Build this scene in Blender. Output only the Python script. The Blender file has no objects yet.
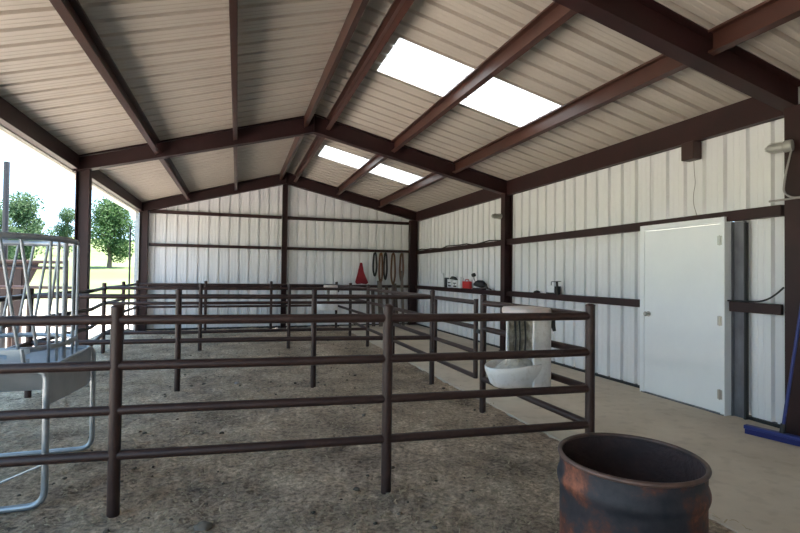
import bpy, bmesh, math, random
from mathutils import Vector, Matrix, noise
random.seed(7)
PI = math.pi
SC = bpy.context.scene
COL = SC.collection

# ------------------------------------------------------------------ materials
def mat(name, base, rough=0.6, metal=0.0, var=None, vscale=4.0, vdetail=4.0, bump=0.0, bscale=40.0, stretch=None, lo=0.35, hi=0.7, spec=0.5):
    m = bpy.data.materials.new(name); m.use_nodes = True
    nt = m.node_tree; b = nt.nodes['Principled BSDF']
    b.inputs['Base Color'].default_value = (*base, 1); b.inputs['Roughness'].default_value = rough
    b.inputs['Metallic'].default_value = metal; b.inputs['Specular IOR Level'].default_value = spec
    tc = nt.nodes.new('ShaderNodeTexCoord'); mp = nt.nodes.new('ShaderNodeMapping')
    nt.links.new(tc.outputs['Object'], mp.inputs['Vector'])
    if stretch: mp.inputs['Scale'].default_value = stretch
    if var:
        n = nt.nodes.new('ShaderNodeTexNoise'); n.inputs['Scale'].default_value = vscale; n.inputs['Detail'].default_value = vdetail
        n.inputs['Roughness'].default_value = 0.62
        nt.links.new(mp.outputs[0], n.inputs['Vector'])
        r = nt.nodes.new('ShaderNodeValToRGB'); r.color_ramp.elements[0].position = lo; r.color_ramp.elements[1].position = hi
        r.color_ramp.elements[0].color = (*base, 1); r.color_ramp.elements[1].color = (*var, 1)
        nt.links.new(n.outputs['Fac'], r.inputs[0]); nt.links.new(r.outputs[0], b.inputs['Base Color'])
    if bump:
        n2 = nt.nodes.new('ShaderNodeTexNoise'); n2.inputs['Scale'].default_value = bscale; n2.inputs['Detail'].default_value = 5
        nt.links.new(mp.outputs[0], n2.inputs['Vector'])
        bp = nt.nodes.new('ShaderNodeBump'); bp.inputs['Strength'].default_value = bump; bp.inputs['Distance'].default_value = 0.02
        nt.links.new(n2.outputs['Fac'], bp.inputs['Height']); nt.links.new(bp.outputs[0], b.inputs['Normal'])
    return m

M = {}
M['oxide'] = mat('red_oxide_paint', (0.032, 0.010, 0.010), 0.5, var=(0.020, 0.008, 0.008), vscale=3, spec=.3)
M['oxide_pipe'] = mat('weathered_pipe_paint', (0.030, 0.0145, 0.0125), 0.45, var=(0.05, 0.026, 0.021), vscale=14, lo=0.48, hi=0.8, bump=0.1, spec=.35)
M['purlin'] = mat('purlin_paint', (0.062, 0.023, 0.016), 0.38, var=(0.045, 0.017, 0.012), vscale=4)
M['post_cap'] = mat('dark_cap_paint', (0.02, 0.02, 0.024), 0.5)
M['panel'] = mat('white_wall_sheeting', (0.76, 0.755, 0.765), 0.45, var=(0.74, 0.74, 0.75), vscale=1.2, stretch=(1, 1, .3))
M['roofpanel'] = mat('roof_sheeting', (0.51, 0.455, 0.39), 0.42, var=(0.44, 0.395, 0.34), vscale=1.0, lo=.3, hi=.75)
M['door'] = mat('white_door_paint', (0.84, 0.86, 0.87), 0.35, var=(0.80, 0.82, 0.84), vscale=2)
M['galv'] = mat('galvanized_steel', (0.30, 0.33, 0.36), 0.40, 0.6, var=(0.40, 0.43, 0.46), vscale=12)
M['sheet'] = mat('galvanized_sheet', (0.32, 0.36, 0.40), 0.45, 0.4, var=(0.40, 0.44, 0.48), vscale=5)
M['chrome'] = mat('steel_hardware', (0.45, 0.43, 0.40), 0.3, 0.9)
M['blackm'] = mat('black_metal', (0.012, 0.012, 0.014), 0.5)
M['black'] = mat('black_rubber', (0.012, 0.012, 0.013), 0.6)
M['jamb'] = mat('bare_grey_jamb', (0.20, 0.20, 0.22), 0.55, 0.2, var=(0.09, 0.09, 0.105), vscale=5, stretch=(1, 1, .4))
M['trimw'] = mat('cream_trim', (0.55, 0.53, 0.48), 0.5)
M['blue'] = mat('blue_plastic', (0.015, 0.025, 0.16), 0.45)
M['bristle'] = mat('dark_blue_bristles', (0.015, 0.02, 0.13), 0.8, bump=0.6, bscale=150)
M['white_item'] = mat('white_carton', (0.82, 0.82, 0.83), 0.5, var=(0.72, 0.72, 0.74), vscale=20)
M['redp'] = mat('red_plastic', (0.50, 0.03, 0.03), 0.4)
M['redc'] = mat('dark_red_cloth', (0.22, 0.012, 0.02), 0.9, bump=0.4, bscale=60)
M['rope'] = mat('brown_rope', (0.13, 0.06, 0.03), 0.9, bump=0.5, bscale=120)
M['rope2'] = mat('black_strap', (0.02, 0.018, 0.017), 0.8)
M['board'] = mat('dark_weathered_board', (0.05, 0.035, 0.028), 0.85, var=(0.12, 0.09, 0.07), vscale=6, stretch=(6, 6, .6))
M['board2'] = mat('grey_weathered_board', (0.17, 0.14, 0.12), 0.85, var=(0.10, 0.075, 0.06), vscale=6, stretch=(6, 6, .6))
M['conduit'] = mat('grey_conduit', (0.30, 0.28, 0.27), 0.5, 0.3)
M['lampm'] = mat('grey_cast_lamp_body', (0.36, 0.35, 0.33), 0.5, 0.3)
M['rock'] = mat('pale_stone', (0.35, 0.31, 0.30), 0.9, bump=0.4)
M['bark'] = mat('bark', (0.10, 0.075, 0.055), 0.95, var=(0.17, 0.13, 0.10), vscale=8, bump=0.5)
M['rustsheet'] = mat('rusty_brown_sheet', (0.018, 0.009, 0.008), 0.7, var=(0.03, 0.014, 0.011), vscale=3)
M['speaker'] = mat('brown_box_paint', (0.035, 0.012, 0.010), 0.5)

# concrete slab: pale tan with stains, hairline cracks and dust
m = bpy.data.materials.new('concrete'); m.use_nodes = True; nt = m.node_tree; b = nt.nodes['Principled BSDF']; b.inputs['Roughness'].default_value = 0.75
tc = nt.nodes.new('ShaderNodeTexCoord')
n1 = nt.nodes.new('ShaderNodeTexNoise'); n1.inputs['Scale'].default_value = 0.9; n1.inputs['Detail'].default_value = 8; n1.inputs['Roughness'].default_value = .65
r1 = nt.nodes.new('ShaderNodeValToRGB'); r1.color_ramp.elements[0].position = .3; r1.color_ramp.elements[0].color = (.46, .385, .29, 1); r1.color_ramp.elements[1].position = .72; r1.color_ramp.elements[1].color = (.65, .565, .45, 1)
n2 = nt.nodes.new('ShaderNodeTexNoise'); n2.inputs['Scale'].default_value = 7; n2.inputs['Detail'].default_value = 6
r2 = nt.nodes.new('ShaderNodeValToRGB'); r2.color_ramp.elements[0].position = .36; r2.color_ramp.elements[0].color = (.5, .47, .43, 1); r2.color_ramp.elements[1].position = .48; r2.color_ramp.elements[1].color = (1, 1, 1, 1)
mx = nt.nodes.new('ShaderNodeMix'); mx.data_type = 'RGBA'; mx.blend_type = 'MULTIPLY'; mx.inputs[0].default_value = .22
L = nt.links.new
L(tc.outputs['Object'], n1.inputs['Vector']); L(tc.outputs['Object'], n2.inputs['Vector']); L(n1.outputs['Fac'], r1.inputs[0]); L(n2.outputs['Fac'], r2.inputs[0])
L(r1.outputs[0], mx.inputs[6]); L(r2.outputs[0], mx.inputs[7]); L(mx.outputs[2], b.inputs['Base Color'])
bp = nt.nodes.new('ShaderNodeBump'); bp.inputs['Strength'].default_value = .15; n3 = nt.nodes.new('ShaderNodeTexNoise'); n3.inputs['Scale'].default_value = 60
L(tc.outputs['Object'], n3.inputs['Vector']); L(n3.outputs['Fac'], bp.inputs['Height']); L(bp.outputs[0], b.inputs['Normal'])
M['concrete'] = m

# dirt floor of the pens: brown-grey soil with trampled hay
m = bpy.data.materials.new('pen_dirt'); m.use_nodes = True; nt = m.node_tree; b = nt.nodes['Principled BSDF']; b.inputs['Roughness'].default_value = 0.95; b.inputs['Specular IOR Level'].default_value = .15
L = nt.links.new
tc = nt.nodes.new('ShaderNodeTexCoord')
n1 = nt.nodes.new('ShaderNodeTexNoise'); n1.inputs['Scale'].default_value = 1.6; n1.inputs['Detail'].default_value = 10; n1.inputs['Roughness'].default_value = .7
r1 = nt.nodes.new('ShaderNodeValToRGB'); e = r1.color_ramp.elements
e[0].position = .33; e[0].color = (.20, .156, .122, 1); e[1].position = .68; e[1].color = (.66, .535, .40, 1)
x = e.new(.5); x.color = (.43, .34, .258, 1)
n2 = nt.nodes.new('ShaderNodeTexNoise'); n2.inputs['Scale'].default_value = 26; n2.inputs['Detail'].default_value = 8; n2.inputs['Roughness'].default_value = .75
r2 = nt.nodes.new('ShaderNodeValToRGB'); r2.color_ramp.elements[0].position = .38; r2.color_ramp.elements[0].color = (.34, .32, .31, 1); r2.color_ramp.elements[1].position = .62; r2.color_ramp.elements[1].color = (1.35, 1.3, 1.22, 1)
mx = nt.nodes.new('ShaderNodeMix'); mx.data_type = 'RGBA'; mx.blend_type = 'MULTIPLY'; mx.inputs[0].default_value = .9
for n in (n1, n2): L(tc.outputs['Object'], n.inputs['Vector'])
L(n1.outputs['Fac'], r1.inputs[0]); L(n2.outputs['Fac'], r2.inputs[0]); L(r1.outputs[0], mx.inputs[6]); L(r2.outputs[0], mx.inputs[7]); L(mx.outputs[2], b.inputs['Base Color'])
bp = nt.nodes.new('ShaderNodeBump'); bp.inputs['Strength'].default_value = .9; bp.inputs['Distance'].default_value = .03
L(n2.outputs['Fac'], bp.inputs['Height']); L(bp.outputs[0], b.inputs['Normal'])
M['dirt'] = m

# outdoor ground: pale trampled yard near the barn, bright pasture beyond
m = bpy.data.materials.new('pasture'); m.use_nodes = True; nt = m.node_tree; b = nt.nodes['Principled BSDF']; b.inputs['Roughness'].default_value = 0.95; b.inputs['Specular IOR Level'].default_value = .1
L = nt.links.new
tc = nt.nodes.new('ShaderNodeTexCoord')
ln = nt.nodes.new('ShaderNodeVectorMath'); ln.operation = 'LENGTH'; L(tc.outputs['Object'], ln.inputs[0])
n1 = nt.nodes.new('ShaderNodeTexNoise'); n1.inputs['Scale'].default_value = .35; n1.inputs['Detail'].default_value = 6; L(tc.outputs['Object'], n1.inputs['Vector'])
ma = nt.nodes.new('ShaderNodeMath'); ma.operation = 'MULTIPLY_ADD'; L(n1.outputs['Fac'], ma.inputs[0]); ma.inputs[1].default_value = 10; L(ln.outputs['Value'], ma.inputs[2])
mr = nt.nodes.new('ShaderNodeMapRange'); mr.inputs[1].default_value = 22; mr.inputs[2].default_value = 30; L(ma.outputs[0], mr.inputs[0])
n2 = nt.nodes.new('ShaderNodeTexNoise'); n2.inputs['Scale'].default_value = .12; n2.inputs['Detail'].default_value = 8; L(tc.outputs['Object'], n2.inputs['Vector'])
rg = nt.nodes.new('ShaderNodeValToRGB'); rg.color_ramp.elements[0].position = .35; rg.color_ramp.elements[0].color = (.095, .125, .045, 1); rg.color_ramp.elements[1].position = .7; rg.color_ramp.elements[1].color = (.145, .17, .08, 1)
L(n2.outputs['Fac'], rg.inputs[0])
mx = nt.nodes.new('ShaderNodeMix'); mx.data_type = 'RGBA'; L(mr.outputs[0], mx.inputs[0]); mx.inputs[6].default_value = (.55, .475, .415, 1); L(rg.outputs[0], mx.inputs[7])
L(mx.outputs[2], b.inputs['Base Color'])
M['pasture'] = m

def island_mat(name, cols, rough=.8, transl=False):
    m = bpy.data.materials.new(name); m.use_nodes = True; nt = m.node_tree; b = nt.nodes['Principled BSDF']; b.inputs['Roughness'].default_value = rough; b.inputs['Specular IOR Level'].default_value = .2
    g = nt.nodes.new('ShaderNodeNewGeometry'); r = nt.nodes.new('ShaderNodeValToRGB'); e = r.color_ramp.elements
    e[0].color = (*cols[0], 1); e[1].color = (*cols[-1], 1)
    for i, c in enumerate(cols[1:-1]): x = e.new((i + 1) / (len(cols) - 1)); x.color = (*c, 1)
    nt.links.new(g.outputs['Random Per Island'], r.inputs[0]); nt.links.new(r.outputs[0], b.inputs['Base Color'])
    if transl:
        t = nt.nodes.new('ShaderNodeBsdfTranslucent'); nt.links.new(r.outputs[0], t.inputs['Color'])
        s = nt.nodes.new('ShaderNodeMixShader'); s.inputs[0].default_value = .4
        nt.links.new(b.outputs[0], s.inputs[1]); nt.links.new(t.outputs[0], s.inputs[2]); nt.links.new(s.outputs[0], nt.nodes['Material Output'].inputs['Surface'])
    return m
M['straw'] = island_mat('straw', [(.22, .17, .11), (.42, .34, .22), (.32, .26, .18), (.52, .43, .29)])
M['clod'] = island_mat('dung_and_clods', [(.05, .038, .028), (.10, .08, .06), (.17, .14, .11)])
M['leaf'] = island_mat('leaves', [(.022, .055, .018), (.045, .095, .03), (.08, .14, .05)], .7, True)
M['leaf2'] = island_mat('pale_leaves', [(.03, .065, .03), (.06, .11, .05), (.10, .15, .08)], .7, True)

# translucent fibreglass roof light
m = bpy.data.materials.new('fibreglass_rooflight'); m.use_nodes = True; nt = m.node_tree
for n in list(nt.nodes):
    if n.type == 'BSDF_PRINCIPLED': nt.nodes.remove(n)
t = nt.nodes.new('ShaderNodeBsdfTranslucent'); t.inputs['Color'].default_value = (.27, .28, .285, 1)
d = nt.nodes.new('ShaderNodeBsdfDiffuse'); d.inputs['Color'].default_value = (.5, .52, .52, 1)
s = nt.nodes.new('ShaderNodeMixShader'); s.inputs[0].default_value = .2
nt.links.new(t.outputs[0], s.inputs[1]); nt.links.new(d.outputs[0], s.inputs[2]); nt.links.new(s.outputs[0], nt.nodes['Material Output'].inputs['Surface'])
M['rooflight'] = m

# oil drum: blue-black paint with flaking orange rust
m = bpy.data.materials.new('rusty_drum_paint'); m.use_nodes = True; nt = m.node_tree; b = nt.nodes['Principled BSDF']; L = nt.links.new
tc = nt.nodes.new('ShaderNodeTexCoord')
n1 = nt.nodes.new('ShaderNodeTexNoise'); n1.inputs['Scale'].default_value = 3.6; n1.inputs['Detail'].default_value = 8; n1.inputs['Roughness'].default_value = .65
r1 = nt.nodes.new('ShaderNodeValToRGB'); e = r1.color_ramp.elements
e[0].position = .38; e[0].color = (.006, .008, .013, 1); e[1].position = .72; e[1].color = (.33, .12, .06, 1)
x = e.new(.49); x.color = (.022, .022, .028, 1); x = e.new(.54); x.color = (.07, .026, .018, 1); x = e.new(.61); x.color = (.22, .075, .04, 1)
L(tc.outputs['Object'], n1.inputs['Vector']); L(n1.outputs['Fac'], r1.inputs[0]); L(r1.outputs[0], b.inputs['Base Color']); b.inputs['Roughness'].default_value = .6; b.inputs['Specular IOR Level'].default_value = .3
bp = nt.nodes.new('ShaderNodeBump'); bp.inputs['Strength'].default_value = .35; bp.inputs['Distance'].default_value = .01; L(n1.outputs['Fac'], bp.inputs['Height']); L(bp.outputs[0], b.inputs['Normal'])
M['drum'] = m
M['drum_in'] = mat('dark_rusty_lining', (0.055, 0.028, 0.024), 0.8, var=(0.025, 0.016, 0.015), vscale=6, bump=.4)  # dark brown, randomly mottled tone for the inside of the drum
M['drum_rim'] = mat('worn_rim', (0.13, 0.075, 0.06), 0.5, 0.3, var=(0.05, 0.035, 0.03), vscale=12)

# mineral feeder plastic: white, scuffed, caked inside
M['feeder'] = mat('scuffed_white_plastic', (0.74, 0.73, 0.71), 0.5, var=(0.50, 0.46, 0.40), vscale=16, vdetail=8, lo=.52, hi=.8, bump=.2)
M['cap'] = mat('pinkish_stained_plastic', (0.72, 0.58, 0.53), 0.55, var=(0.60, 0.56, 0.50), vscale=12, bump=.25, bscale=70)
M['chalk'] = mat('chalky_mineral', (0.62, 0.59, 0.53), 0.95, var=(0.34, 0.30, 0.24), vscale=14, lo=.45, hi=.75, bump=.8, bscale=50)
M['caked'] = mat('caked_mineral_dirt', (0.24, 0.21, 0.165), 0.95, var=(0.44, 0.40, 0.33), vscale=16, lo=.4, hi=.62, bump=1.0, bscale=45)

# ------------------------------------------------------------------ mesh builder
class MB:
    def __init__(s): s.v = []; s.f = []; s.sm = []
    def add(s, vs, fs, smooth=False):
        o = len(s.v); s.v += [tuple(v) for v in vs]; s.f += [tuple(i + o for i in f) for f in fs]; s.sm += [smooth] * len(fs); return s
    def box(s, x0, x1, y0, y1, z0, z1):
        vs = [(x0,y0,z0),(x1,y0,z0),(x1,y1,z0),(x0,y1,z0),(x0,y0,z1),(x1,y0,z1),(x1,y1,z1),(x0,y1,z1)]
        return s.add(vs, [(0,3,2,1),(4,5,6,7),(0,1,5,4),(1,2,6,5),(2,3,7,6),(3,0,4,7)])
    def obox(s, c, ax, size):   # oriented box: centre, 3 axes, full sizes
        c = Vector(c); a = [Vector(v).normalized() for v in ax]; h = [q / 2 for q in size]; vs = []
        for k in ((-1,-1,-1),(1,-1,-1),(1,1,-1),(-1,1,-1),(-1,-1,1),(1,-1,1),(1,1,1),(-1,1,1)):
            vs.append(c + a[0]*h[0]*k[0] + a[1]*h[1]*k[1] + a[2]*h[2]*k[2])
        return s.add(vs, [(0,3,2,1),(4,5,6,7),(0,1,5,4),(1,2,6,5),(2,3,7,6),(3,0,4,7)])
    def prism(s, prof, axis, a, b, closed=True):  # prof: 2-D outline, extruded along axis between a and b
        def P(q, t):
            if axis == 'x': return (t, q[0], q[1])
            if axis == 'y': return (q[0], t, q[1])
            return (q[0], q[1], t)
        n = len(prof); vs = [P(q, a) for q in prof] + [P(q, b) for q in prof]
        fs = [(i, (i+1) % n, n + (i+1) % n, n + i) for i in range(n if closed else n-1)]
        if closed: fs += [tuple(range(n-1, -1, -1)), tuple(range(n, 2*n))]
        return s.add(vs, fs)
    def tube(s, pts, r, n=12, closed=False, cap=True):
        pts = [Vector(p) for p in pts]; N = len(pts); rr = r if isinstance(r, (list, tuple)) else [r] * N
        rings = []; up = None
        for i, p in enumerate(pts):
            if closed: t = (pts[(i+1) % N] - pts[i-1])
            else: t = pts[min(i+1, N-1)] - pts[max(i-1, 0)]
            t.normalize()
            if up is None:
                up = Vector((0,0,1)) if abs(t.z) < .9 else Vector((1,0,0))
            a = t.cross(up); a.normalize(); bb = a.cross(t); up = bb
            rings.append([p + (a*math.cos(2*PI*k/n) + bb*math.sin(2*PI*k/n)) * rr[i] for k in range(n)])
        vs = [v for R in rings for v in R]; fs = []
        for i in range(N if closed else N-1):
            j = (i+1) % N
            for k in range(n): fs.append((i*n+k, i*n+(k+1)%n, j*n+(k+1)%n, j*n+k))
        s.add(vs, fs, True)
        if cap and not closed:
            s.add(rings[0], [tuple(range(n))[::-1]]); s.add(rings[-1], [tuple(range(n))])
        return s
    def lathe(s, prof, c=(0,0,0), n=40, a0=0, a1=2*PI, smooth=True):
        full = abs(a1 - a0 - 2*PI) < 1e-6; m = n if full else n + 1
        vs = []
        for (r, z) in prof:
            for k in range(m):
                a = a0 + (a1-a0) * k / n; vs.append((c[0]+r*math.cos(a), c[1]+r*math.sin(a), c[2]+z))
        fs = []
        for i in range(len(prof)-1):
            for k in range(n):
                k2 = (k+1) % m; fs.append((i*m+k, i*m+k2, (i+1)*m+k2, (i+1)*m+k))
        return s.add(vs, fs, smooth)
    def build(s, name, m, parent=None, bevel=0, loc=None):
        me = bpy.data.meshes.new(name); vs = s.v
        if loc: vs = [(v[0]-loc[0], v[1]-loc[1], v[2]-loc[2]) for v in vs]
        me.from_pydata(vs, [], s.f); me.polygons.foreach_set('use_smooth', s.sm); me.update()
        ms = m if isinstance(m, list) else [m]
        for q in ms: me.materials.append(M[q] if isinstance(q, str) else q)
        o = bpy.data.objects.new(name, me); COL.objects.link(o)
        if loc: o.location = loc
        if parent is not None:
            o.parent = parent
            if not loc: o.location = -Vector(parent.location) if parent.type == 'EMPTY' else (0,0,0)
            else: o.location = Vector(loc) - Vector(parent.location)
        if bevel:
            bv = o.modifiers.new('bevel', 'BEVEL'); bv.width = bevel; bv.segments = 2; bv.limit_method = 'ANGLE'
        return o

def fillet(pts, r, n=6):
    pts = [Vector(p) for p in pts]; out = [pts[0]]
    for i in range(1, len(pts)-1):
        a, b_, c = pts[i-1], pts[i], pts[i+1]; d1 = (a-b_); d2 = (c-b_); q = min(r, d1.length*.49, d2.length*.49)
        p1 = b_ + d1.normalized()*q; p2 = b_ + d2.normalized()*q
        for k in range(n+1):
            t = k/n; out.append(p1*(1-t)**2 + b_*2*t*(1-t) + p2*t*t)
    out.append(pts[-1]); return out

def tag(o, label=None, cat=None, group=None, kind=None):
    if label: o['label'] = label
    if cat: o['category'] = cat
    if group: o['group'] = group
    if kind: o['kind'] = kind
    return o
def thing(name, loc, label, cat, group=None):
    o = bpy.data.objects.new(name, None); COL.objects.link(o); o.location = loc; o.empty_display_size = .1
    return tag(o, label, cat, group)
def struct(o): o['kind'] = 'structure'; return o
def copy_tree(o, parent=None):
    c = o.copy(); COL.objects.link(c)
    if parent is not None: c.parent = parent
    for ch in list(o.children): copy_tree(ch, c)
    return c

# ------------------------------------------------------------------ camera (solved from the building's lines)
F = 483.782; YAW = 0.32445; PITCH = 0.01774; ROLL = 0.01168; H = 1.4788
fw = Vector((math.sin(YAW)*math.cos(PITCH), math.cos(YAW)*math.cos(PITCH), math.sin(PITCH)))
R0 = Vector((math.cos(YAW), -math.sin(YAW), 0)); U0 = R0.cross(fw)
rt = R0*math.cos(ROLL) + U0*math.sin(ROLL); up = U0*math.cos(ROLL) - R0*math.sin(ROLL)
cam = bpy.data.objects.new('camera', bpy.data.cameras.new('camera')); COL.objects.link(cam)
mw = Matrix((rt, up, -fw)).transposed().to_4x4(); mw.translation = (0, 0, H); cam.matrix_world = mw
cam.data.sensor_width = 36; cam.data.lens = F*36/800; cam.data.clip_start = .05; cam.data.clip_end = 900
SC.camera = cam

# ------------------------------------------------------------------ building constants
XL, XR, XM = -2.26, 5.158, 1.238
Y0, Y1, Y2 = 3.2, 8.5, 13.62
YF, YB = -7.4, 13.76
def ztop(x): return 4.275 - (x-XM)*(4.275-3.36)/(XR-XM) if x > XM else 4.275 - (XM-x)*(4.275-3.242)/(XM-XL)
def zbot(x): return 3.956 - (x-XM)*(3.956-3.09)/(XR-XM) if x > XM else 3.956 - (XM-x)*(3.956-3.006)/(XM-XL)

def ribprof(a, b, pitch=.2553, off=0.0):
    """breakpoints along the sheet: (t, depth) - trapezoid rib every pitch, two faint stiffeners between"""
    out = [(a, 0)]; k = math.floor((a-off)/pitch) - 1
    while True:
        c = off + k*pitch; k += 1
        if c - .04 > b: break
        for t, d in ((-.030, 0), (-.022, .048), (.022, .048), (.030, 0), (.086, 0), (.092, .004), (.104, .004), (.110, 0), (.150, 0), (.156, .004), (.168, .004), (.174, 0)):
            if a < c+t < b: out.append((c+t, d))
    out.append((b, 0)); out.sort(); return out

# walls
def wall_strip(mb, prof, P, z0, z1):
    """vertical sheet following prof; P(t,d,z) -> point; z0,z1 functions of t"""
    vs = []; fs = []
    for i, (t, d) in enumerate(prof):
        vs += [P(t, d, z0(t)), P(t, d, z1(t))]
        if i: fs.append((2*i-2, 2*i, 2*i+1, 2*i-1))
    mb.add(vs, fs)
DY0, DY1 = 3.85, 4.985
w = MB(); Pr = lambda t, d, z: (XR+d, t, z)
off = .12
wall_strip(w, ribprof(YF, DY0, off=off), Pr, lambda t: .03, lambda t: 3.36)
wall_strip(w, ribprof(DY0, DY1, off=off), Pr, lambda t: 2.15, lambda t: 3.36)
wall_strip(w, ribprof(DY1, YB, off=off), Pr, lambda t: .03, lambda t: 3.36)
struct(w.build('wall_right', 'panel'))
w = MB(); wall_strip(w, ribprof(XL-.12, XR, off=.05), lambda t, d, z: (t, YB+d, z), lambda t: .02, lambda t: ztop(t)+.01)
wall_strip(w, [(XM-.001, 0), (XM+.001, 0)], lambda t, d, z: (t, YB-.001, z), lambda t: 2, lambda t: ztop(t))
struct(w.build('wall_back', 'panel'))

w = MB(); wall_strip(w, ribprof(XL-.12, XR, off=.05), lambda t, d, z: (t, YF-d, z), lambda t: .02, lambda t: ztop(t)+.01)
struct(w.build('wall_front', 'panel'))

# ceiling: ribbed roof sheets seen from below, with two translucent bays
SKY = [(5.16, 6.10), (10.03, 10.98)]; SX0, SX1 = 1.70, 3.97
roofprof = ribprof(YF-.3, YB+.1, pitch=.2553, off=.02)
pts = sorted(set([p[0] for p in roofprof] + [y for s_ in SKY for y in s_]))
def depth_at(y):
    for (a, da), (b_, db) in zip(roofprof, roofprof[1:]):
        if a <= y <= b_: return da + (db-da)*((y-a)/(b_-a) if b_ > a else 0)
    return 0
rr = [(y, depth_at(y)) for y in pts]
c = MB()
def roof_quad(mb, xa, xb, i, dz=0):
    (ya, da), (yb, db) = rr[i], rr[i+1]
    mb.add([(xa, ya, ztop(xa)+da+dz), (xb, ya, ztop(xb)+da+dz), (xb, yb, ztop(xb)+db+dz), (xa, yb, ztop(xa)+db+dz)], [(0, 3, 2, 1)])
sk = [MB(), MB()]
for i in range(len(rr)-1):
    ym = (rr[i][0]+rr[i+1][0])/2
    roof_quad(c, -2.52, XM, i); roof_quad(c, XM, SX0, i); roof_quad(c, SX1, XR+.12, i)
    hit = [k for k, s_ in enumerate(SKY) if s_[0] < ym < s_[1]]
    if hit: roof_quad(sk[hit[0]], SX0-.0, SX1+.0, i)
    else: roof_quad(c, SX0, SX1, i)
struct(c.build('ceiling', 'roofpanel'))
for k, s_ in enumerate(sk): struct(s_.build('window_%d' % (k+1), 'rooflight'))

# floor slab, with the base channel of the walls
f = MB(); f.box(2.80, XR+.10, YF-1.5, YB+.05, -.2, 0.0)
struct(f.build('floor', 'concrete'))
f = MB(); f.box(XR-.025, XR+.04, YF, DY0-.02, 0, .035); f.box(XR-.025, XR+.04, DY1+.02, YB, 0, .035)
struct(f.build('baseboard_right', 'blackm'))
f = MB(); f.box(XL-.1, XR, YB-.02, YB+.04, -.02, .035)
struct(f.build('baseboard_back', 'blackm'))
# outside eave trim on the open side and the corner trim
f = MB(); f.prism([(-2.56, 2.985), (-2.42, 2.985), (-2.42, 3.0), (-2.545, 3.0), (-2.545, 3.14), (-2.56, 3.14)], 'y', YF-.3, YB+.1)
struct(f.build('trim_1', 'trimw'))
f = MB(); f.prism([(-2.385, 3.0), (-2.39, 3.0), (-2.415, 2.985), (-2.415, 3.19), (-2.385, 3.19)], 'y', YF-.3, YB+.1)
struct(f.build('trim_2', 'trimw'))

# ------------------------------------------------------------------ steel frames
def i_column(name, x0, x1, y, z1, label, group=None, dy=.075, z0=-.02):
    t = thing(name, ((x0+x1)/2, y, z0), label, 'column', group)
    MB().box(x0+.012, x1-.012, y-.005, y+.005, z0, z1).build('web', 'oxide', t)
    MB().box(x0, x0+.012, y-dy, y+dy, z0, z1).build('flange', 'oxide', t)
    MB().box(x1-.012, x1, y-dy, y+dy, z0, z1).build('flange', 'oxide', t)
    MB().box(x0-.02, x1+.015 if x1 < 5 else x1, y-dy-.02, y+dy+.02, z0, z0+.018).build('base_plate', 'oxide', t)
    return t
CW = .225
i_column('steel_column', XL-.065, XL+.115, Y1, 3.03, 'dark red steel column on the open left side, between feeder and pasture tree')
i_column('steel_column', XL-.085, XL+.105, Y2, 3.03, 'dark red steel column at the far left corner of the barn')
i_column('steel_column', XL-.13, XL+.11, Y0, 3.03, 'dark red steel column on the open left side nearest the photographer')
i_column('steel_column', 4.95, 5.15, Y0-.07, 3.12, 'dark red steel column at the right edge behind the blue broom', z0=0)
i_column('steel_column', 4.975, 5.155, Y1-.07, 3.12, 'dark red steel column midway along the right wall behind the shelf items', z0=0)
i_column('steel_column', 4.87, 5.10, Y2, 3.12, 'dark red steel column in the far right corner', z0=0)
i_column('gable_post', 1.15, 1.29, Y2+.03, zbot(1.22)-.005, 'tall dark red post in the middle of the back wall up to the ridge', dy=.06)

def rafter(y, label, xr=4.93, xl=XL+.0):
    t = thing('roof_rafter', (XM, y, 3.95), label, 'roof beam')
    e = .009
    for xa, xb in ((XL-.11, XM), (XM, 5.13)):
        def bar(z0f, z1f, dy):
            prof = [(xa, z0f(xa)), (xb, z0f(xb)), (xb, z1f(xb)), (xa, z1f(xa))]
            if xa > xb: prof.reverse()
            return MB().prism(prof, 'y', y-dy, y+dy)
        bar(lambda x: zbot(x)+.012, lambda x: ztop(x)-.02, .005).build('web', 'oxide', t)
        bar(lambda x: zbot(x), lambda x: zbot(x)+.012, .075).build('bottom_flange', 'oxide', t)
        bar(lambda x: ztop(x)-.016, lambda x: ztop(x)-.004, .075).build('top_flange', 'oxide', t)
    MB().box(XM-.008, XM+.008, y-.075, y+.075, zbot(XM)+.0, ztop(XM)-.02).build('splice_plate', 'oxide', t)
    return t
rafter(Y0, 'nearest dark red roof beam crossing the top right of the picture')
rafter(Y1, 'middle dark red roof beam spanning from open left side to right wall')
rafter(Y2, 'farthest dark red roof beam along the top of the back wall')

# purlins: lipped C sections between the rafters
PX = [(-1.25, 'lowest left'), (-0.10, 'middle left'), (1.055, 'left ridge'), (1.50, 'right ridge'), (2.70, 'middle right'), (3.93, 'lowest right')]
BAYS = [(YF, Y0-.078, 'nearest bay'), (Y0+.078, Y1-.078, 'middle bay'), (Y1+.078, Y2-.078, 'far bay')]
for px, nm in PX:
    for ya, yb, bn in BAYS:
        z = ztop(px)-.012; dpt = .20; w_ = .065; t_ = .006
        sgn = -1 if px > XM else 1     # flanges open away from the eave
        sl = (ztop(px+.1)-ztop(px))/.1
        def q(dx, dz): return (px + sgn*dx, z + sl*sgn*dx*1.0 - dz)
        o = [q(0, 0), q(w_, 0), q(w_, .02), q(w_-t_, .02), q(w_-t_, t_), q(t_, t_), q(t_, dpt-t_), q(w_-t_, dpt-t_), q(w_-t_, dpt-.02), q(w_, dpt-.02), q(w_, dpt), q(0, dpt)]
        ob = MB().prism(o, 'y', ya, yb).build('roof_purlin', 'purlin')
        tag(ob, 'red brown %s roof purlin running through the %s' % (nm, bn), 'roof purlin', 'purlins under the roof sheets')
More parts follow.
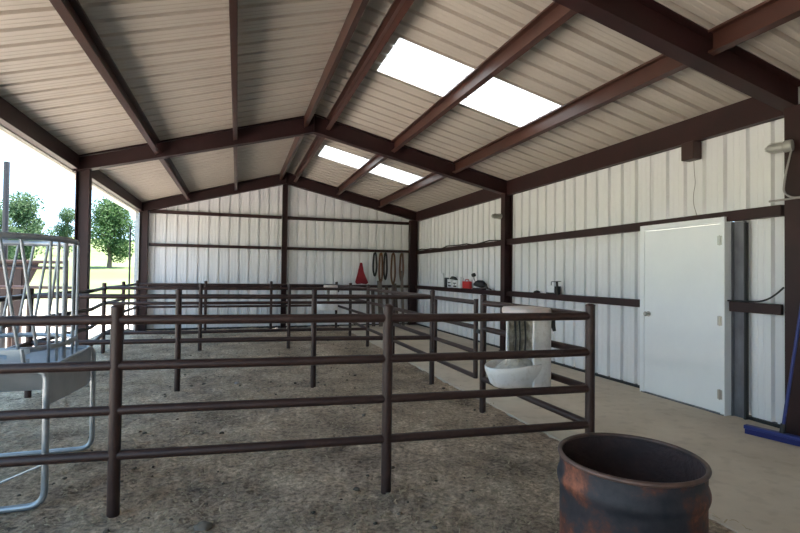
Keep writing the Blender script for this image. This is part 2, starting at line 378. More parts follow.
# eave struts
for ya, yb, bn in BAYS:
    o = MB().prism([(5.05, 3.09), (5.14, 3.09), (5.14, ztop(5.14)-.012), (5.05, ztop(5.05)-.012)], 'y', ya, yb).build('eave_strut', 'oxide')
    tag(o, 'dark red eave beam along the top of the right wall in the %s' % bn, 'eave beam', 'eave beams')
    o = MB().prism([(-2.375, 3.012), (-2.28, 3.012), (-2.28, ztop(-2.28)-.012), (-2.375, ztop(-2.375)-.012)], 'y', ya, yb).build('eave_strut', 'oxide')
    tag(o, 'dark red eave beam over the open left side in the %s' % bn, 'eave beam', 'eave beams')

# wall girts (C sections)
def girt_y(y0, y1, z0, z1, label, x0=5.045, x1=5.135, group='girts on the right wall'):
    t_ = .006
    o = MB().prism([(x0, z1-.02), (x0, z1), (x1, z1), (x1, z0), (x0, z0), (x0, z0+.02), (x0+t_, z0+.02), (x0+t_, z0+t_), (x1-t_, z0+t_), (x1-t_, z1-t_), (x0+t_, z1-t_), (x0+t_, z1-.02)], 'y', y0, y1)
    o = MB().box(x0, x1, y0, y1, z0, z1).build('wall_girt', 'oxide', bevel=.006)
    return tag(o, label, 'wall rail', group)
girt_y(YF, Y0-.06, 2.105, 2.215, 'upper dark red wall rail right of the edge column')
girt_y(Y0+.1, Y1-.08, 2.105, 2.215, 'upper dark red wall rail passing over the white door')
girt_y(Y1+.08, Y2-.08, 2.105, 2.20, 'upper dark red wall rail on the right wall of the far bay')
girt_y(YF, Y0-.06, 1.13, 1.235, 'lower dark red wall rail right of the edge column')
girt_y(Y0+.1, DY0-.02, 1.13, 1.235, 'short dark red wall rail right of the white door', x1=5.085)
girt_y(DY1+.03, Y1-.08, 1.09, 1.19, 'dark red wall rail holding a white box left of the white door')
girt_y(Y1+.08, Y2-.08, 1.08, 1.18, 'dark red wall rail used as a shelf on the right wall of the far bay')
def girt_x(x0, x1, z0, z1, label, name='wall_girt'):
    o = MB().box(x0, x1, YB-.11, YB-.012, z0, z1).build(name, 'oxide', bevel=.006)
    return tag(o, label, 'wall rail', 'girts on the back wall')
for z0, z1, nm in ((2.99, 3.07, 'top'), (2.145, 2.22, 'middle'), (1.10, 1.18, 'bottom')):
    girt_x(XL+.12, 1.14, z0, z1, '%s dark red rail on the left half of the back wall' % nm)
    girt_x(1.30, 4.86, z0, z1, '%s dark red rail on the right half of the back wall' % nm)

# ------------------------------------------------------------------ door
t = struct(thing('door_1', (XR, (DY0+DY1)/2, 0), None, None))
fr = MB(); FX0, FX1 = 5.00, 5.135
fr.box(FX0, FX1, DY0-.005, DY0+.045, 0, 2.10); fr.box(FX0, FX1, DY1-.045, DY1+.02, 0, 2.10)
fr.box(FX0, FX0+.035, DY0-.005, DY1+.02, 2.10, 2.155); fr.box(FX0, FX1, DY0+.045, DY1-.045, 2.085, 2.10)
fro = fr.build('door_frame', 'door', t, bevel=.004)
lf = MB().box(FX0+.008, FX0+.05, DY0+.048, DY1-.048, .02, 2.08).build('door_leaf', 'door', t, bevel=.003)
kb = MB(); kb.tube([(FX0+.008, DY1-.115, 1.02), (FX0-.03, DY1-.115, 1.02)], .013, 12); kb.tube([(FX0-.02, DY1-.115, 1.02), (FX0-.035, DY1-.115, 1.02), (FX0-.05, DY1-.115, 1.02), (FX0-.06, DY1-.115, 1.02)], [.018, .030, .030, .018], 16)
kb.tube([(FX0+.009, DY1-.115, 1.02), (FX0+.002, DY1-.115, 1.02)], .034, 20)
kb.build('door_knob', 'chrome', t)
for z in (1.90, 1.02, .22):
    h_ = MB().tube([(FX0-.006, DY0+.047, z-.055), (FX0-.006, DY0+.047, z+.055)], .009, 10); h_.box(FX0-.002, FX0+.009, DY0+.02, DY0+.075, z-.05, z+.05); h_.build('door_hinge', 'chrome', t)
MB().box(5.0, 5.135, DY0, DY1, .0, .015).build('door_sill', 'jamb', t)
# galvanised framing stud right of the door
o = MB().prism([(5.095, 3.70), (5.135, 3.70), (5.135, 3.84), (5.095, 3.84), (5.095, 3.83), (5.125, 3.83), (5.125, 3.71), (5.095, 3.71)], 'z', 0, 2.10).build('framing_stud', 'jamb')
o = tag(o, 'bare grey metal stud standing just right of the white door', 'metal stud')
MB().box(5.088, 5.136, 3.680, 3.698, 0, 2.08).build('edge_strip', 'black', o)

# ------------------------------------------------------------------ pens of welded pipe
RZ = [1.18, .90, .625, .35]; PR = .0355; RR = .030
GZ = -.008
def post(mb_unused, x, y, parent, h=1.27, r=PR, cap=True):
    p = MB().tube([(x, y, GZ-.05), (x, y, h-.012)], r, 14)
    p.tube([(x, y, h-.013), (x, y, h-.004), (x, y, h+.006)], [r+.002, r+.001, r*.55], 14)
    return p.build('post', 'oxide_pipe', parent)
def rail(a, b, z, parent, r=RR, dx=0):
    a = Vector((a[0], a[1], z)); b_ = Vector((b[0], b[1], z)); n = 8; pts = []
    for i in range(n+1):
        t_ = i/n; p = a.lerp(b_, t_); p.z += .006*noise.noise((p.x*.7+z*5, p.y*.7, 3)) - .010*math.sin(PI*t_)*((a-b_).length > 2.5); pts.append(p)
    return MB().tube(pts, r, 12).build('rail', 'oxide_pipe', parent)
def fence(posts, label, ends=None, skip_rails=(), draw_posts=None, rz=RZ, cat='pipe fence', group=None):
    t = thing('pipe_fence', (posts[0][0], posts[0][1], GZ), label, cat, group)
    dp = posts if draw_posts is None else draw_posts
    for x, y in dp: post(None, x, y, t)
    for i in range(len(posts)-1):
        if i in skip_rails: continue
        (xa, ya), (xb, yb) = posts[i], posts[i+1]
        d = Vector((xb-xa, yb-ya)); d.normalize(); k = .018
        for z in rz: rail((xa+d.x*k, ya+d.y*k), (xb-d.x*k, yb-d.y*k), z, t)
    return t
A = [(-2.36, 3.56), (-0.697, 3.392), (0.995, 3.204), (2.584, 3.07)]
Bq = [(-2.30, 6.78), (-0.687, 6.63), (0.975, 6.446), (2.565, 6.20)]
Cq = [(-2.30, 10.12), (-0.651, 9.958), (0.999, 9.934), (2.60, 9.80)]
Dq = [(-2.30, 13.22), (-0.75, 13.2), (0.86, 13.2), (2.60, 13.2)]
fence(A, 'nearest pipe fence row crossing the whole foreground')
fence(Bq, 'second pipe fence row, behind the nearest one', draw_posts=Bq)
fence(Cq, 'third pipe fence row, two rows behind the nearest', draw_posts=Cq)
fence(Dq, 'farthest pipe fence row against the back wall', draw_posts=Dq)
PA = (2.586, 4.78)
S = fence([A[3], PA], 'pipe fence along the concrete walk behind the white feeder by the barrel', draw_posts=[PA])
fence([Bq[3], (2.58, 8.02), Cq[3]], 'pipe fence along the concrete walk in the middle pen', draw_posts=[(2.58, 8.02)])
fence([Cq[3], (2.61, 11.5), Dq[3]], 'pipe fence along the concrete walk in the farthest pen', draw_posts=[(2.61, 11.5)])
fence([A[0], (-2.33, 5.2), Bq[0]], 'pipe fence on the open left side of the nearest pen behind the feed rack', draw_posts=[(-2.33, 5.2)])
fence([Bq[0], (-2.13+.03, 8.50), Cq[0]], 'pipe fence on the open left side joining the left middle column', draw_posts=[])
fence([Cq[0], (-2.30, 11.7), Dq[0]], 'pipe fence on the open left side of the farthest pen', draw_posts=[(-2.30, 11.7)])
# gate between second row post and the walk post
t = thing('pipe_gate', (2.575, 6.1, .33), 'small pipe gate hung between two posts on the concrete walk', 'gate')
gy0, gy1 = 4.905, 6.09
gx0, gx1 = 2.56, 2.565
MB().tube(fillet([(gx0, gy0, .35), (gx1, gy1, .35), (gx1, gy1, 1.18), (gx0, gy0, 1.18)], .01), .027, 10).build('gate_frame', 'oxide_pipe', t)
MB().tube([(gx0, gy0, .33), (gx0, gy0, 1.22)], .026, 12).build('gate_stile', 'oxide_pipe', t)
for z in (.90, .625): MB().tube([(gx0, gy0, z), (gx1, gy1, z)], .026, 10).build('gate_bar', 'oxide_pipe', t)
for z in (.45, 1.10): MB().tube([(gx1, gy1+.01, z), (2.565, 6.165, z)], .012, 8).build('gate_hinge', 'blackm', t)
MB().box(2.55, 2.58, gy0-.10, gy0-.02, .84, .88).build('gate_latch', 'blackm', t)

# ------------------------------------------------------------------ oil drum
dx_, dy_, R_ = 1.375, 1.42, .248; ZT = .83
t = thing('oil_drum', (dx_, dy_, GZ), 'rusty open top steel barrel with flaking orange and black paint in the right foreground', 'barrel')
prof = [(R_*.98, 0), (R_, .01), (R_, .25), (R_+.008, .27), (R_+.011, .283), (R_+.008, .296), (R_, .315), (R_, .52), (R_, .70)]
zt = ZT-GZ
prof = [(R_*.97, 0), (R_*.985, .015), (R_*.985, .27), (R_+.003, .285), (R_+.009, .30), (R_+.003, .315), (R_*.985, .33), (R_*.985, zt-.125), (R_+.002, zt-.112), (R_+.006, zt-.097), (R_+.006, zt-.087), (R_+.002, zt-.072), (R_*.985, zt-.06), (R_*.985, zt-.006)]
def dent(mb):
    out = []
    for (x, y, z) in mb.v:
        d = Vector((x-dx_, y-dy_)); r = d.length; a = math.atan2(d.y, d.x); k = 1 + .012*noise.noise((math.cos(a)*1.3, math.sin(a)*1.3, z*3.0))
        out.append((dx_+d.x*k, dy_+d.y*k, z))
    mb.v = out; return mb
dent(MB().lathe(prof, (dx_, dy_, GZ), 64)).build('drum_shell', 'drum', t, loc=(dx_, dy_, GZ)).rotation_euler.z = -.42
inn = [(0, .02), (R_*.96, .02), (R_*.965, .27), (R_*.985, .30), (R_*.965, .33), (R_*.965, zt-.125), (R_*.99, zt-.092), (R_*.965, zt-.06), (R_*.965, zt-.006)]
dent(MB().lathe(inn, (dx_, dy_, GZ), 64)).build('drum_lining', 'drum_in', t, loc=(dx_, dy_, GZ))
rim = MB().tube([(dx_+math.cos(2*PI*k/64)*(R_*.985), dy_+math.sin(2*PI*k/64)*(R_*.985), ZT-.006) for k in range(64)], .0085, 10, closed=True)
dent(rim).build('rolled_rim', 'drum_rim', t, loc=(dx_, dy_, ZT))

# ------------------------------------------------------------------ white mineral feeders
def mineral_feeder(cx, cy, z0, rot, label):
    """tall half-round hood with a flat cap, standing in the back of a shallow oval bowl; +x local is the closed back"""
    t = thing('mineral_feeder', (cx, cy, z0), label, 'livestock feeder', 'white mineral feeders hung on the pen fence')
    t.rotation_euler = (0, 0, rot)
    def put(mb, name, m, **k):
        o = mb.build(name, m, None, **k); o.parent = t; return o
    r = .165; th = .012
    # hood wall: C section open toward -x, slightly squared
    def csec(a, rad): 
        n = 3.2; ca, sa = math.cos(a), math.sin(a)
        q = (abs(ca)**n + abs(sa)**n)**(-1/n); return (q*ca*rad*1.0, q*sa*rad*1.12)
    N = 40; a0 = -PI*.66; a1 = PI*.66
    def hood(rad_o, rad_i, z_lo, z_hi, zsteps=10):
        mb = MB(); vs = []
        for j in range(zsteps+1):
            z = z_lo + (z_hi-z_lo)*j/zsteps
            for rad in (rad_o, rad_i):
                for k in range(N+1):
                    a = a0 + (a1-a0)*k/N; x, y = csec(a, rad); vs.append((x, y, z))
        m_ = N+1; fs = []
        for j in range(zsteps):
            A_ = j*2*m_; B_ = (j+1)*2*m_
            for k in range(N):
                fs.append((A_+k, A_+k+1, B_+k+1, B_+k)); fs.append((A_+m_+k+1, A_+m_+k, B_+m_+k, B_+m_+k+1))
            fs.append((A_+m_, A_, B_, B_+m_)); fs.append((A_+N, A_+m_+N, B_+m_+N, B_+N))
        mb.add(vs, fs, True); return mb
    put(hood(r, r-th, .012, .605), 'hood', 'feeder')
    # caked lining, rough, with vertical clefts
    mb = MB(); vs = []; Z = 24
    for j in range(Z+1):
        z = .15 + (.60-.15)*j/Z
        for k in range(N+1):
            a = a0*.97 + (a1-a0)*.97*k/N; rad = r-th-.004-.030*abs(noise.noise((a*2.6, z*1.2, 5.0)))-.012*abs(noise.noise((a*9, z*14, 1.0))); x, y = csec(a, rad); vs.append((x, y, z))
    fs = [(j*(N+1)+k+1, j*(N+1)+k, (j+1)*(N+1)+k, (j+1)*(N+1)+k+1) for j in range(Z) for k in range(N)]
    mb.add(vs, fs, True); put(mb, 'caked_lining', 'caked')
    # black tubes drawn as the dark vertical clefts in the lining
    for yy in (.95, 1.35, 1.75):
        put(MB().tube([(*csec(yy, r-.042), .17), (*csec(yy-.05, r-.05), .38), (*csec(yy+.02, r-.040), .59)], [.008, .006, .008], 8), 'dark_cleft', 'black')
    # cap: overhanging slab with rounded rim
    prof = [(0, 0), (.98, 0), (1.02, .006), (1.04, .018), (1.035, .048), (.98, .060), (0, .064)]
    mb = MB(); vs = []; K = 48
    for q, z in prof:
        for k in range(K):
            a = 2*PI*k/K; x, y = csec(a, r*q); vs.append((x-.012, y, 0.600+z))
    fs = [(i*K+k, i*K+(k+1)%K, (i+1)*K+(k+1)%K, (i+1)*K+k) for i in range(len(prof)-1) for k in range(K)]
    mb.add(vs, fs, True); put(mb, 'cap', 'cap')
    # bowl: stadium-shaped shallow tub
    def oval(a, s): 
        x = math.cos(a)*.285*s - .115; y = math.sin(a)*.20*s; return x, y
    prof = [(.55, 0), (.72, .004), (.84, .03), (.93, .09), (1.0, .16), (1.02, .195), (1.0, .205), (.96, .195), (.92, .15), (.85, .10), (.5, .07), (0, .065)]
    mb = MB(); vs = []
    for q, z in [(0, 0)] + prof:
        for k in range(K):
            a = 2*PI*k/K; x, y = oval(a, q); zz = z + (.03*max(0, -(math.cos(a)))*-1 if z > .15 else 0); vs.append((x, y, zz))
    fs = [(i*K+k, i*K+(k+1)%K, (i+1)*K+(k+1)%K, (i+1)*K+k) for i in range(len(prof)) for k in range(K)]
    mb.add(vs, fs, True); put(mb, 'bowl', 'feeder')
    # heap of mineral in the bowl
    mb = MB(); vs = []; J = 10
    for j in range(J+1):
        s_ = .86*j/J
        for k in range(K):
            a = 2*PI*k/K; x, y = oval(a, s_); vs.append((x, y, .20 - .09*(j/J)**2 + .03*noise.noise((x*9, y*9, 2)) + .05*(1-j/J)))
    fs = [(i*K+k, (i+1)*K+k, (i+1)*K+(k+1)%K, i*K+(k+1)%K) for i in range(J) for k in range(K)]
    mb.add(vs, fs, True); put(mb, 'mineral_heap', 'chalk')
    put(MB().box(r-.01, r+.03, -.09, .09, .48, .54), 'mounting_bracket', 'blackm')
    return t
mineral_feeder(2.37, 3.60, .555, .12, 'white hooded feeder hanging on the fence behind the barrel')
mineral_feeder(2.36, 12.70, .53, .1, 'small distant white hooded feeder on the farthest pen fence')

# ------------------------------------------------------------------ galvanised feed rack
t = thing('feed_rack', (-1.72, 4.12, GZ), 'galvanized hay rack with slanted bars over a sheet metal trough at the left edge', 'hay feeder')
cx, cy, hx, hy, cr = -1.69, 4.12, .53, .52, .45
def loop(z, grow=0, n=120):
    pts = []
    X, Y, r_ = hx+grow, hy+grow, cr+grow
    seg = [((cx+X-r_, cy-Y+r_), -PI/2), ((cx+X-r_, cy+Y-r_), 0), ((cx-X+r_, cy+Y-r_), PI/2), ((cx-X+r_, cy-Y+r_), PI)]
    raw = []
    for (c0, a0) in seg:
        for k in range(13): a = a0 + PI/2*k/12; raw.append(Vector((c0[0]+r_*math.cos(a), c0[1]+r_*math.sin(a), z)))
    raw.append(raw[0].copy()); L_ = [0]
    for a, b_ in zip(raw, raw[1:]): L_.append(L_[-1] + (b_-a).length)
    j = 0
    for i in range(n):
        s_ = L_[-1]*i/n
        while L_[j+1] < s_: j += 1
        f_ = (s_-L_[j])/(L_[j+1]-L_[j]) if L_[j+1] > L_[j] else 0; pts.append(raw[j].lerp(raw[j+1], f_))
    return pts, L_[-1]
top, LT = loop(1.70); MB().tube(top, .021, 12, closed=True).build('top_ring', 'galv', t)
bot, _ = loop(.965, 0); MB().tube(bot, .018, 10, closed=True).build('bottom_ring', 'galv', t)
NB = 32; topB, _ = loop(1.70, 0, NB); botB, _ = loop(.965, 0, NB)
for k in range(NB):
    a = topB[k].copy(); b_ = botB[(k+1) % NB].copy()
    if a.x > cx+.40 and a.y < cy+.42 or a.x > cx+.47: continue
    a.z -= .02; MB().tube([a, b_], .0105, 8).build('slanted_bar', 'galv', t)
# trough: shallow sheet pan with rolled edge
tx0, tx1, ty0, ty1 = cx-.50, cx+.55, 3.60, 4.645
tr = MB()
tr.add([(tx0, ty0, .845), (tx1, ty0, .845), (tx1, ty0+.18, .70), (tx0, ty0+.18, .70), (tx0, ty1, .845), (tx1, ty1, .845), (tx1, ty1-.18, .70), (tx0, ty1-.18, .70)],
       [(0, 1, 2, 3), (3, 2, 6, 7), (7, 6, 5, 4)])
o = tr.build('trough_pan', 'sheet', t); so = o.modifiers.new('t', 'SOLIDIFY'); so.thickness = .004
pn = MB().add([(tx1, ty0+.02, .845), (tx1, ty1-.02, .845), (tx1, ty1-.02, .58), (tx1, ty1-.12, .56), (tx1, ty0+.02, .62)], [(0, 1, 2, 3, 4)])
p2 = MB().add([(tx0, ty0+.02, .845), (tx0, ty1-.02, .845), (tx0, ty1-.02, .58), (tx0, ty0+.02, .62)], [(0, 1, 2, 3)])
for q_ in (pn, p2): o = q_.build('end_panel', 'sheet', t); so = o.modifiers.new('t', 'SOLIDIFY'); so.thickness = .005
# skirt sheet between bars and pan with hand slots
sk_ = MB(); sx0, sx1 = cx-.46, cx+.46
for yy in (ty0+.04,):
    sk_.box(sx0, sx1, yy-.002, yy+.002, .86, .925); sk_.box(sx0, sx1, yy-.002, yy+.002, .955, .985)
    x_ = sx0
    while x_ < sx1: sk_.box(x_, x_+.10, yy-.002, yy+.002, .925, .955); x_ += .16
sk_.build('slotted_skirt', 'sheet', t)
edge = fillet([(tx0, ty0, .85), (tx1-.0, ty0, .85), (tx1, ty1, .85), (tx0, ty1, .85)], .06)
MB().tube(edge, .014, 10).build('trough_edge', 'galv', t)
for yy in (ty0, ty1):
    MB().tube(fillet([(tx1-.10, yy, .85), (tx1+.015, yy, .845), (tx1+.02, yy, GZ+.022), (tx0-.02, yy, GZ+.022), (tx0-.015, yy, .845), (tx0+.1, yy, .85)], .10, 8), .020, 12).build('skid_leg', 'galv', t)
for yy, x_ in ((ty0, tx1+.015), (ty1, tx1+.015)):
    MB().tube([(tx1-.12, yy, .99), (tx1-.10, yy, .85)], .012, 8).build('stay', 'galv', t)
MB().tube([(tx1+.005, ty0+.02, .26), (-1.60, 3.93, .012)], .008, 8).build('brace_rod', 'galv', t)
for px_, py_, r_ in ((-1.19, 3.83, .010), (-1.175, 3.93, .010), (-1.162, 4.03, .016), (-1.16, 4.21, .010), (-1.165, 4.33, .010)):
    MB().tube([(px_, py_, 1.68), (px_, py_, .86)], r_, 8).build('upright', 'galv', t)

# ------------------------------------------------------------------ things on and near the right wall
# box under the eave with its wire
t = tag(MB().box(4.995, 5.13, 4.22, 4.385, 2.875, 3.085).build('junction_box', 'speaker', bevel=.008), 'dark brown box mounted under the eave beam above the white door', 'electrical box')
pts = [(5.10, 4.30, 2.875), (5.105, 4.30, 2.75), (5.115, 4.29, 2.60), (5.11, 4.315, 2.48), (5.105, 4.31, 2.36), (5.11, 4.275, 2.24), (5.10, 4.26, 2.216)]
o = MB().tube(fillet(pts, .08), .004, 6).build('hanging_wire', 'conduit'); tag(o, 'thin wire hanging down the wall from the brown box', 'wire')
def vapour_lamp(x, y, z, label, d=(-.25, 1, -.05)):
    t = thing('wall_lamp', (x, y, z), label, 'lamp', 'lamps on the right wall columns')
    d = Vector(d).normalized(); P = lambda s_: (Vector((x, y, z)) + d*s_)
    MB().tube([P(0), P(.02), P(.055), P(.07)], [.052, .056, .056, .048], 18).build('junction_housing', 'lampm', t)
    MB().tube([P(.07), P(.085), P(.16), P(.19), P(.205)], [.040, .043, .043, .034, .012], 18).build('lamp_globe', 'lampm', t)
    for k in range(6):
        a = 2*PI*k/6; u = d.cross(Vector((0,0,1))).normalized(); v = d.cross(u)
        q = (u*math.cos(a)+v*math.sin(a)); MB().tube([P(.07)+q*.05, P(.17)+q*.05, P(.215)+q*.012], .003, 5).build('guard_wire', 'lampm', t)
    return t
vapour_lamp(4.90, 3.10, 2.735, 'grey caged wall lamp on the column at the right edge', d=(-.30, 1, 0))
o = MB().tube(fillet([(4.90, 3.11, 2.70), (4.875, 3.15, 2.45), (4.88, 3.17, 2.30), (4.885, 3.10, 2.24), (4.885, 2.9, 2.235)], .08), .009, 8).build('conduit_pipe', 'conduit'); tag(o, 'grey conduit curving down from the near wall lamp', 'conduit')
vapour_lamp(4.90, 8.38, 2.655, 'small grey caged wall lamp on the middle right column', d=(-1, -.1, 0))
o = MB().tube([(4.885, YF, 2.222+.012), (4.885, 3.3, 2.222+.012)], .010, 8).build('conduit_pipe', 'conduit'); tag(o, 'straight grey conduit running level past the column at the right edge', 'conduit')
# black hose on the short rail
o = MB().tube(fillet([(5.05, 3.86, 1.244), (5.05, 3.62, 1.246), (5.04, 3.50, 1.25), (5.03, 3.40, 1.285), (5.02, 3.32, 1.34), (4.99, 3.24, 1.40)], .15), .009, 8).build('black_hose', 'black'); tag(o, 'black hose lying on the short wall rail right of the door', 'hose')
# loose cable on the upper rail in the far bay
pts = [(5.02, 8.6, 2.20)]
for i in range(14): pts.append((5.03-.004*(i % 2), 8.7+i*.36, 2.208+.035*math.sin(i*1.7)*math.sin(i*.6)))
o = MB().tube(pts, .014, 6).build('loose_cable', 'rope2'); tag(o, 'dark wavy cable tied along the upper wall rail of the far bay', 'cable')

# shelf goods (right wall rail, far bay): z top = 1.18
ZS = 1.181
def box_item(name, m, y, wy, h, label, cat, x=5.085, dx=.07, z=ZS, band=None, group=None):
    t = MB().box(x-dx/2, x+dx/2, y-wy/2, y+wy/2, z, z+h).build(name, m, bevel=.004)
    tag(t, label, cat, group)
    if band:
        MB().box(x-dx/2-.0015, x-dx/2, y-wy*.36, y+wy*.30, z+h*.12, z+h*.30).build('print', band, t)
        MB().box(x-dx/2-.0015, x-dx/2, y-wy*.30, y+wy*.40, z+h*.55, z+h*.66).build('print', band, t)
        MB().box(x-dx/2-.0015, x-dx/2, y+wy*.05, y+wy*.15, z+h*.30, z+h*.56).build('print', band, t)
    return t
box_item('tall_board', 'white_item', 11.62, .10, .36, 'tall narrow white strip standing at the left end of the shelf goods', 'board', dx=.03)
box_item('dark_canister', 'black', 11.36, .14, .24, 'dark canister between the white strip and the printed carton', 'canister')
box_item('printed_carton', 'white_item', 11.12, .24, .21, 'white carton with black print, left of its twin on the shelf rail', 'box', band='black')
box_item('printed_carton', 'white_item', 10.80, .27, .19, 'white carton with black print, right of its twin on the shelf rail', 'box', band='black')
t = MB().tube([(5.085, 11.12, ZS+.21), (5.085, 11.02, ZS+.245), (5.085, 10.88, ZS+.235), (5.085, 10.76, ZS+.195)], [.03, .04, .04, .03], 8).build('black_cloth', 'black'); tag(t, 'black rag draped over the printed cartons', 'cloth')
box_item('white_bottle', 'white_item', 10.55, .11, .27, 'white jug standing left of the red can', 'bottle', dx=.07)
t = thing('fuel_can', (5.085, 10.2, ZS), 'small red can on the shelf rail of the right wall', 'can')
MB().box(5.045, 5.125, 10.02, 10.38, ZS, ZS+.17).build('can_body', 'redp', t, bevel=.02)
MB().tube(fillet([(5.085, 10.30, ZS+.165), (5.085, 10.28, ZS+.21), (5.085, 10.12, ZS+.21), (5.085, 10.10, ZS+.165)], .02), .010, 8).build('can_handle', 'redp', t)
MB().tube([(5.085, 10.35, ZS+.165), (5.085, 10.42, ZS+.24)], .012, 8).build('spout', 'white_item', t)
t = thing('bench_tool', (5.06, 9.5, ZS), 'black tool with a round knob on a stalk, right of the red can', 'tool')
MB().box(5.02, 5.13, 9.36, 9.78, ZS, ZS+.03).build('base', 'blackm', t, bevel=.005)
MB().tube([(5.07, 9.32, ZS+.10), (5.07, 9.45, ZS+.12), (5.07, 9.62, ZS+.13), (5.07, 9.78, ZS+.11)], [.05, .085, .075, .04], 14).build('motor_body', 'blackm', t)
MB().tube([(5.07, 9.70, ZS+.12), (5.06, 9.80, ZS+.22), (5.06, 9.83, ZS+.31)], .012, 8).build('stalk', 'conduit', t)
MB().tube([(5.06, 9.80, ZS+.28), (5.06, 9.81, ZS+.30), (5.06, 9.84, ZS+.335), (5.06, 9.85, ZS+.355)], [.015, .05, .05, .015], 12).build('knob', 'blackm', t)
MB().tube([(5.07, 9.32, ZS+.09), (5.06, 9.16, ZS+.03), (5.06, 9.02, ZS+.015)], [.03, .02, .012], 8).build('nozzle', 'blackm', t)
ZS2 = 1.191
t = MB().lathe([(0, 0), (.05, 0), (.06, .012), (.05, .03), (.02, .04), (0, .042)], (5.08, 7.42, ZS2), 20).build('small_tin', 'black'); t.scale = (1, 1, 1); tag(t, 'small flat black tin lying on the wall rail between column and white box', 'tin')
t = box_item('white_carton', 'white_item', 6.95, .20, .145, 'white box on the wall rail left of the door', 'box', z=ZS2, dx=.07, x=5.06)
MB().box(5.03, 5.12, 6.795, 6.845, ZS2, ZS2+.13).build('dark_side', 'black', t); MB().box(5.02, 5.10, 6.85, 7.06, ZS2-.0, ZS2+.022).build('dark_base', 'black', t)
o = MB().tube(fillet([(5.05, 6.96, ZS2+.146), (5.05, 6.96, ZS2+.205), (5.05, 6.70, ZS2+.215)], .02), .006, 6).build('wire_bracket', 'black'); o.parent = t
o = MB().tube([(5.03, 6.78, ZS2+.21), (5.03, 6.775, ZS2+.1), (5.03, 6.76, ZS2-.02)], .018, 8).build('black_strap', 'rope2'); tag(o, 'black strap hanging beside the white box on the wall rail', 'strap')
o = MB().tube([(2.545, 3.62-.15, 1.15), (2.54, 3.47, 1.07), (2.545, 3.46, 1.02)], [.012, .018, .014], 8).build('fence_clip', 'black'); tag(o, 'small black clip hanging from the top fence rail right of the near feeder', 'clip')

# blue push broom leaning on the edge column
t = thing('push_broom', (4.72, 3.08, 0), 'blue push broom with its head on the concrete beside the right edge column', 'broom')
ax = Vector((4.775-4.655, 2.93-3.38, 0)).normalized(); ay = Vector((0, 0, 1)).cross(ax)
hc = Vector((4.735, 3.075, .065))
MB().obox(hc, (ax, ay, (0, 0, 1)), (.62, .062, .035)).build('broom_head', 'blue', t, bevel=.006)
br = MB().obox(hc + Vector((0, 0, -.040)), (ax, ay, (0, 0, 1)), (.60, .055, .046)); br.build('bristles', 'bristle', t)
h0 = hc + Vector((0.0, 0.0, .015)); h1 = Vector((4.885, 2.99, 1.45)); h0 = Vector((4.735, 3.09, .08))
MB().tube([h0, h0.lerp(h1, .5), h1], [.014, .013, .013], 12).build('handle', 'blue', t)
MB().tube([h0 + Vector((0, 0, -.005)), h0.lerp(h1, .06)], .022, 12).build('socket', 'black', t)

# ------------------------------------------------------------------ gear hanging on the back wall in the right corner
YW = YB-.125
t = MB().add([(3.36, YW-.01, 1.82), (3.42, YW-.01, 1.82), (3.47, YW-.02, 1.55), (3.60, YW-.03, 1.24), (3.54, YW-.04, 1.20), (3.40, YW-.05, 1.22), (3.27, YW-.03, 1.20), (3.22, YW-.02, 1.26), (3.30, YW-.02, 1.55)], [(0, 1, 2, 3, 4, 5, 6, 7, 8)])
o = t.build('hanging_cloth', 'redc'); so = o.modifiers.new('t', 'SOLIDIFY'); so.thickness = .04; tag(o, 'dark red cloth hanging against the back wall near the right corner', 'cloth')
def rope(x, z0, z1, w_, m, label, name='hanging_rope', cat='rope'):
    pts = []
    for k in range(25):
        a = 2*PI*k/24; pts.append((x + w_*math.sin(a)*(1+.15*math.cos(3*a)), YW-.045-.012*math.sin(2*a), (z0+z1)/2 + (z1-z0)/2*math.cos(a)))
    o = MB().tube(pts[:-1], .028, 7, closed=True).build(name, m); tag(o, label, cat, 'tack hanging on the back wall')
rope(3.98, 1.25, 2.12, .05, 'rope', 'brown looped rope hanging just right of the dark red cloth')
rope(4.12, 1.35, 2.12, .045, 'rope2', 'black looped strap hanging between two brown ropes', 'hanging_strap', 'strap')
rope(4.36, 1.20, 2.12, .06, 'rope', 'brown looped rope, second from the far right column')
rope(4.62, 1.30, 2.12, .05, 'rope', 'brown looped rope nearest the far right column')
rope(3.80, 1.45, 2.12, .05, 'rope2', 'thin black looped strap left of all the brown ropes', 'hanging_strap', 'strap')
for i, (x, w_, h_, lean, mm, lb) in enumerate(((3.72, .10, 1.05, .10, 'board', 'leftmost dark board leaning on the back wall under the tack'), (3.92, .14, 1.30, .14, 'board2', 'greyish board leaning on the back wall under the tack'),
        (4.14, .09, 1.15, .12, 'board', 'dark board second from the right leaning on the back wall'), (4.38, .12, 1.22, .16, 'board', 'dark board leaning on the back wall nearest the corner column'), (4.60, .08, 1.6, .12, 'board2', 'tall grey board leaning beside the corner column'))):
    b0 = Vector((x, YW-.04-lean*2.2, .0)); b1 = Vector((x+.02, YW-.03, h_)); d = (b1-b0); ln_ = d.length; d.normalize()
    o = MB().obox((b0+b1)/2 + Vector((0, -.015, .005)), ((1, 0, 0), Vector((1, 0, 0)).cross(d), d), (w_, .03, ln_)).build('leaning_board', mm, bevel=.003)
    tag(o, lb, 'board', 'boards leaning in the back corner')

